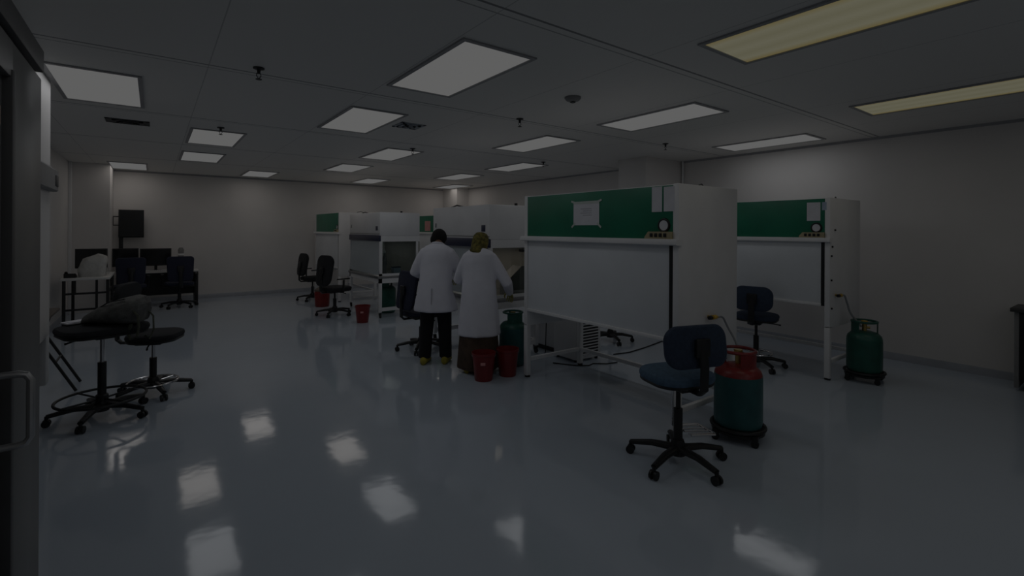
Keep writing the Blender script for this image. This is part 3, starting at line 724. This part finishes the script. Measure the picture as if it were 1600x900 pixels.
def hose(label, pts, r=.008):
    P_ = [Vector(p) for p in pts]; out = []
    for i in range(len(P_) - 1):
        p0, p1, p2, p3 = P_[max(i - 1, 0)], P_[i], P_[i + 1], P_[min(i + 2, len(P_) - 1)]
        for k in range(6):
            u = k / 6; out.append(.5 * ((2 * p1) + (p2 - p0) * u + (2 * p0 - 5 * p1 + 4 * p2 - p3) * u * u + (3 * p1 - p0 - 3 * p2 + p3) * u ** 3))
    out.append(P_[-1])
    return tag(MB().tube(out, r, 8).build('gas_hose', 'hose'), label, 'hose')
hose('thin grey hose from the near hood to the red topped cylinder', [(3.735, 2.182, .888), (3.79, 2.17, .88), (3.83, 2.15, .80), (3.82, 2.08, .70), (3.70, 1.98, .625)])
hose('grey hose from the right hood to the green cylinder', [(6.05, 2.085, .902), (6.10, 2.08, .89), (6.12, 2.06, .80), (6.13, 2.03, .70), (6.155, 1.94, .57)], .010)

# ------------------------------------------------------------------ buckets
def bucket(label, loc, r=.125, h=.29, rz=0.0, mark=False):
    t = thing('bucket', label, 'bucket', loc, rz, 'red plastic buckets')
    MB().lathe([(r * .74, 0), (r * .76, .006), (r * .97, h - .03), (r, h - .028), (r * 1.03, h - .02), (r * 1.03, h), (r * .98, h), (r * .95, h - .03), (r * .74, .012), (.01, .010)], 32).build('pail', 'red', t)
    MB().tube([(r * math.cos(a), -.03 - .02 * math.sin(a), h - .02 - .05 * math.sin(a)) for a in [PI * k / 14 for k in range(15)]], .004, 6).build('handle', 'steel', t)
    if mark: MB().box(-.035, .015, -r * .98, -r * .955, h - .115, h - .085, .002).build('sticker', 'pink', t)
    return t
bucket('front red bucket of the pair beside the worker in the brown skirt', (2.83, 4.31, 0), .125, .295, R(-32), True)
bucket('rear red bucket of the pair, in front of the teal cylinder', (3.135, 4.295, 0), .122, .295, R(-32))
bucket('small looking red bucket on the floor by the far safety cabinet', (2.88, 8.17, 0), .125, .29, R(-20), True)
bn = thing('pedal_bin', 'dark red bin between the two black office chairs', 'bin', (2.80, 10.35, 0))
MB().lathe([(.13, 0), (.14, .02), (.15, .30), (.14, .32)], 28).build('bin_body', 'redpaint', bn)
MB().lathe([(.155, .32), (.15, .35), (.08, .39), (.02, .40)], 28).build('bin_lid', 'browntop', bn)

# ------------------------------------------------------------------ things behind the big hood
ac = thing('air_unit', 'white floor unit with black louvred side beneath the big hood', 'air unit', (4.07, 4.19, 0))
MB().box(0, .43, 0, .40, .03, .74, .012).build('casing', 'white', ac)
m = MB(); m.box(.05, .38, -.004, .004, .08, .66); m.build('grille_backing', 'darkvent', ac)
m = MB()
for k in range(16): m.box(.05, .38, -.014, -.002, .085 + k * .036, .097 + k * .036)
m.build('louvre', 'white', ac)
for x in (.04, .39):
    for y in (.04, .36): MB().lathe([(.02, 0), (.02, .03)], 12, (x, y, 0)).build('foot', 'black', ac)
cb = thing('base_cabinet', 'white cabinet with a socket behind the big hood', 'cabinet', (4.20, 4.66, 0))
MB().box(0, .5, 0, .55, .06, .70, .006).build('carcass', 'white', cb)
MB().box(-.016, 0, .01, .54, .08, .69, .004).build('door', 'white', cb)
MB().box(.02, .48, .02, .53, 0, .06).build('plinth', 'darkvent', cb)
m = MB().box(-.026, -.016, .08, .16, .50, .58, .004).build('socket', 'paper', cb)
MB().box(-.036, -.026, .10, .14, .52, .555, .003).build('plug', 'black', m)
def cable(label, pts, r=.006):
    return tag(MB().tube(pts, r, 6).build('power_cable', 'cable'), label, 'cable')
cable('black cable lying on the floor in front of the louvred unit', [(3.85, 4.35, .007), (4.0, 4.1, .007), (4.12, 4.02, .007), (4.22, 4.05, .007), (4.35, 3.95, .007), (4.5, 3.92, .007)], .007)
cable('black cable running across the floor behind the big hood', [(4.75, 4.2, .007), (5.0, 4.15, .007), (5.4, 4.2, .007), (5.9, 4.3, .007), (6.6, 4.25, .007)], .008)
cable('black lead hanging from the socket of the white cabinet', [(4.155, 4.78, .535), (4.13, 4.80, .50), (4.115, 4.79, .35), (4.11, 4.79, .15), (4.10, 4.78, .02), (4.05, 4.74, .008), (3.9, 4.66, .008)], .007)

# dark trolley at the right edge
tr = thing('tool_trolley', 'dark drawer trolley on castors at the right edge', 'trolley', (6.97, .36, 0))
MB().box(.03, .42, -.75, .50, .12, .80, .006).build('carcass', 'blackwood', tr)
MB().box(-.02, .43, -.80, .56, .80, .84, .006).build('top_slab', 'darkframe', tr)
for k in range(3):
    dr = MB().box(.012, .03, -.72, .47, .14 + k * .215, .14 + k * .215 + .205, .004).build('drawer', 'blackwood', tr)
    MB().box(-.004, .012, -.3, .05, .14 + k * .215 + .15, .14 + k * .215 + .17, .003).build('handle', 'steel', dr)
MB().box(.03, .42, .50, .535, .03, .80, .004).build('end_panel', 'greyplastic', tr)
for x in (.08, .37):
    for y in (-.68, .42):
        m = MB(); m.cyl((x - .015, y, .035), (x + .015, y, .035), .035, seg=14); m.box(x - .02, x + .02, y - .02, y + .02, .05, .12, .004); m.build('castor', 'black', tr)

# ------------------------------------------------------------------ people
def ring_(c, rx, ry, n=28, fold=0.0, ph=0.0, k=7, p=1.0):
    out = []
    for q in range(n):
        a = 2 * PI * q / n; w = 1 + fold * math.sin(k * a + ph) + fold * .5 * math.sin((k + 4) * a + 1.7 * ph)
        ca, sa = math.cos(a), math.sin(a)
        out.append(Vector((c[0] + math.copysign(abs(ca) ** p, ca) * rx * w, c[1] + math.copysign(abs(sa) ** p, sa) * ry * w, c[2])))
    return out
def hand_mesh(mb, wrist, d, n, side):
    """palm, four curled fingers of unequal length and a thumb; d forearm direction, n palm normal"""
    d = d.normalized(); n = (n - d * n.dot(d)).normalized(); a = d.cross(n).normalized() * side
    W = lambda u, v, w_: wrist + a * u + d * v + n * w_
    rings = []
    for v, hw, th in ((-.02, .028, .020), (.01, .030, .018), (.05, .040, .016), (.085, .042, .014), (.095, .036, .011)):
        rings.append([W(math.cos(2 * PI * q / 14) * hw, v, math.sin(2 * PI * q / 14) * th) for q in range(14)])
    mb.loft(rings)
    for u, L, r in ((-.031, .060, .0078), (-.0105, .070, .0085), (.0105, .075, .0088), (.031, .068, .0086)):
        p = [W(u, .085, 0), W(u * 1.08, .085 + L * .45, .008), W(u * 1.1, .085 + L * .78, .026), W(u * 1.1, .085 + L * .92, .048)]
        mb.tube(p, [r * 1.05, r, r * .92, r * .7], 10)
    mb.tube([W(.030, .015, .004), W(.056, .045, .016), W(.062, .075, .030), W(.056, .098, .040)], [.012, .0105, .0095, .007], 10)
def person(label, loc, heading, S, lean, head_turn, head_tilt, arms, female=False, hem=.61, foot=((-.12, -.02), (.12, .04))):
    t = thing('person', label, 'person', loc, heading - PI / 2)
    hipz = .90 * S
    LM = Matrix.Translation((0, 0, hipz)) @ Matrix.Rotation(-lean, 4, 'X') @ Matrix.Translation((0, 0, -hipz))
    L = lambda x, y, z: LM @ Vector((x * S, y * S, z * S))
    sh = .185 if not female else .168
    # --- body: one continuous surface
    b = MB()
    def tor(c, rx, ry): return [LM @ p for p in ring_((c[0] * S, c[1] * S, c[2] * S), rx * S, ry * S, 24)]
    b.loft([tor((0, 0, .80), .13, .09), tor((0, 0, .90), .165, .115), tor((0, 0, 1.0), .15, .105), tor((0, .005, 1.10), .135, .095),
            tor((0, .01, 1.25), .16, .11), tor((0, .005, 1.34), .155, .10), tor((0, 0, 1.40), .105, .07), tor((0, .0, 1.45), .06, .055)])
    hc = L(0, .07, 1.522)
    HR = (LM.to_3x3() @ Euler((head_tilt, 0, head_turn), 'ZXY').to_matrix()) if 0 else (Matrix.Rotation(head_turn, 3, 'Z') @ Matrix.Rotation(-lean - head_tilt, 3, 'X'))
    hp = lambda x, y, z: hc + HR @ Vector((x * S, y * S, z * S))
    b.tube([L(0, -.005, 1.40), L(0, .012, 1.48), hp(0, -.015, -.03)], [.062 * S, .053 * S, .056 * S], 16)
    rings = []
    for z, rx, ry, yo in ((-.115, .022, .022, .055), (-.105, .042, .045, .040), (-.075, .058, .068, .020), (-.03, .068, .085, .005), (.02, .074, .094, .0), (.06, .072, .092, -.004), (.095, .056, .072, -.008), (.115, .026, .034, -.01)):
        rings.append([hp(rx * math.cos(2 * PI * q / 24), yo + ry * math.sin(2 * PI * q / 24), z) for q in range(24)])
    b.loft(rings)
    b.tube([hp(0, .088, .015), hp(0, .106, -.022), hp(0, .09, -.036)], [.008 * S, .014 * S, .009 * S], 10)       # nose
    b.ell(hp(0, .079, -.062), .024 * S, .010 * S, .007 * S); b.ell(hp(0, .077, -.073), .020 * S, .010 * S, .007 * S)    # lips
    b.ell(hp(0, .085, .027), .045 * S, .010 * S, .008 * S)       # brow
    for s in (-1, 1): b.ell(hp(s * .075, -.008, -.008), .010 * S, .020 * S, .032 * S)     # ears
    gl = MB()
    for s, (elb, wri, pn) in zip((-1, 1), arms):
        a0, e, w = L(s * sh * .86, 0, 1.335), Vector(elb), Vector(wri)
        b.tube([L(s * sh * .5, 0, 1.335), a0, a0.lerp(e, .5), e, e.lerp(w, .5), w], [.055 * S, .052 * S, .045 * S, .038 * S, .033 * S, .026 * S], 14)
        hand_mesh(gl, w + (w - e).normalized() * .015, w - e, Vector(pn), s)
    feet = []
    for s, (fx, fy) in zip((-1, 1), foot):
        hip = Vector((s * .09 * S, 0, .88 * S)); an = Vector((fx, fy, .09)); kn = hip.lerp(an, .5) + Vector((0, .03, 0))
        b.tube([hip, hip.lerp(kn, .5), kn, kn.lerp(an, .4), an, an + Vector((0, .01, -.05))], [.085 * S, .072 * S, .054 * S, .052 * S, .038 * S, .038 * S], 16)
        b.tube([an + Vector((0, -.05, -.045)), an + Vector((0, .06, -.05)), an + Vector((0, .16, -.06))], [.033, .036, .024], 12)
        feet.append(an)
    remeshed(b, 'body', 'skin', t, .0085, 3)
    gl.build('gloves', 'glove', t, 60)
    for s in (-1, 1): MB().ell(hp(s * .030, .082, .010), .012 * S, .010 * S, .008 * S).build('eye', 'eye', t)
    # --- lab coat: body and sleeves in one surface
    c = MB(); zb = hem
    def cr(z, rx, ry, y=0.0, f=0.0, ph=0.0, leaned=True):
        pts = ring_((0, y * S, z), rx * S, ry * S, 40, f, ph)
        return [(LM @ p if z > hipz else p) for p in pts]
    hemw = .268 if not female else .255
    tops = [cr(zb, hemw * .98, .205, .015, .025, .4), cr(zb + .01, hemw, .21, .015, .03, .5), cr(zb + .5 * (hipz - zb), hemw * .92, .185, .01, .018, .9), cr(hipz + .01, .205 if not female else .21, .155, .005, .008, 1.2),
            cr(1.05 * S, .20, .145), cr(1.18 * S, .198, .142, .005), cr(1.30 * S, .205, .142, .005), cr(1.37 * S, .198, .125), cr(1.42 * S, .155, .098), cr(1.455 * S, .075, .07)]
    c.loft(tops)
    for s, (elb, wri, pn) in zip((-1, 1), arms):
        a0, e, w = L(s * sh * .86, 0, 1.335), Vector(elb), Vector(wri)
        c.tube([L(s * sh * .45, 0, 1.34), a0, a0.lerp(e, .3), a0.lerp(e, .7), e, e.lerp(w, .35), e.lerp(w, .7), w], [.070 * S, .076 * S, .076 * S, .071 * S, .066 * S, .060 * S, .054 * S, .050 * S], 18)
    co_ = remeshed(c, 'lab_coat', 'coat', t, .012, 9)
    if not female:
        k_ = MB(); k_.tube([L(.07 * math.cos(a), .068 * math.sin(a), 1.445 + .012 * math.sin(a) * -1) for a in [2 * PI * q / 24 for q in range(24)]], .016 * S, 8, closed=True); k_.build('collar', 'coat', co_)
    if not female:
        k_ = MB(); k_.box(-.004, .004, -.006, .002, 0, .28); k_.move(Matrix.Translation((0, -.185 * S, zb + .005)) @ Matrix.Rotation(R(-5), 4, 'X')); k_.build('back_vent', 'ink', co_)
        tm = MB()
        for s, an in zip((-1, 1), feet):
            hip = Vector((s * .09 * S, 0, .88 * S)); kn = hip.lerp(an, .5) + Vector((0, .03, 0))
            tm.tube([hip + Vector((-s * .02, 0, .04)), hip.lerp(kn, .4), kn, kn.lerp(an, .5), an + Vector((0, .005, -.02))], [.108 * S, .098 * S, .085 * S, .078 * S, .075 * S], 20)
        remeshed(tm, 'trousers', 'trousers', t, .011, 3)
    else:
        sk = MB(); sk.loft([ring_((0, .01, z), rx, ry, 44, f, p_, 6) for z, rx, ry, f, p_ in ((.045, .225, .18, .045, .2), (.06, .23, .185, .045, .25), (.25, .22, .18, .035, .6), (.45, .21, .17, .02, 1.0), (.70 * S, .19, .145, .01, 1.2), (.92 * S, .155, .115, 0, 0))])
        sk.build('skirt', 'skirt', t, 60)
    for an in feet:
        m = MB(); rings = []
        for y, rx, z in ((-.085, .022, .035), (-.07, .038, .045), (-.02, .044, .055), (.05, .05, .046), (.12, .052, .034), (.16, .042, .026), (.185, .018, .018)):
            rings.append([Vector((an.x + rx * math.cos(2 * PI * q / 16), an.y + y, max(.002, z + z * math.sin(2 * PI * q / 16)))) for q in range(16)])
        m.loft(rings); m.build('shoe', 'shoe', t, 60)
    # --- hair or scarf
    if not female:
        h = MB(); h.ell(hp(0, -.018, .022), .096 * S, .104 * S, .108 * S, 24, 16)
        h.ell(hp(0, -.05, -.03), .078 * S, .060 * S, .08 * S, 20, 12); remeshed(h, 'hair', 'hair', t, .008, 3)
    else:
        h = MB(); rings = []
        for z, rx, ry, y in ((.135, .028, .034, -.01), (.118, .062, .070, -.012), (.08, .083, .096, -.012), (.02, .090, .102, -.014), (-.04, .088, .098, -.02), (-.09, .085, .088, -.03), (-.125, .092, .098, -.040), (-.155, .098, .100, -.045), (-.175, .104, .092, -.05), (-.182, .095, .08, -.05)):
            rings.append([hp(1.16 * rx * math.cos(2 * PI * q / 28) * (1 + .03 * math.sin(5 * q)), y + ry * math.sin(2 * PI * q / 28), z) for q in range(28)])
        h.loft(rings); h.build('headscarf', 'scarf', t, 60)
    return t
# worker in black trousers: arms forward and bent, looking down to the right
person('person in white lab coat and black trousers bending toward the cabinet, left of two', (2.70, 5.17, 0), R(48), .985, R(11), R(-25), R(18),
       [((-.275, .08, 1.08), (-.20, .34, 1.00), (.3, .2, -1)), ((.27, .14, 1.08), (.16, .40, .98), (-.3, .2, -1))], hem=.63)
person('person in a white lab coat, olive headscarf and brown skirt, right of the two', (2.95, 4.60, 0), R(52), .955, R(9), R(-15), R(16),
       [((-.25, .13, 1.02), (-.14, .40, .97), (.3, .2, -1)), ((.32, .02, .99), (.34, .23, .86), (-.3, .2, -1))], female=True, hem=.41)

# ------------------------------------------------------------------ world and view
w = bpy.data.worlds.new('world'); SC.world = w; w.use_nodes = True
w.node_tree.nodes['Background'].inputs[0].default_value = (.5, .52, .55, 1); w.node_tree.nodes['Background'].inputs[1].default_value = .0
SC.view_settings.view_transform = 'Standard'; SC.view_settings.look = 'None'; SC.view_settings.exposure = 0; SC.view_settings.gamma = 1
SC.view_settings.use_curve_mapping = False
SC.cycles.max_bounces = 10; SC.cycles.diffuse_bounces = 6; SC.cycles.glossy_bounces = 5; SC.cycles.transparent_max_bounces = 16
SC.cycles.use_denoising = True
SC.cycles.sample_clamp_indirect = 2.0
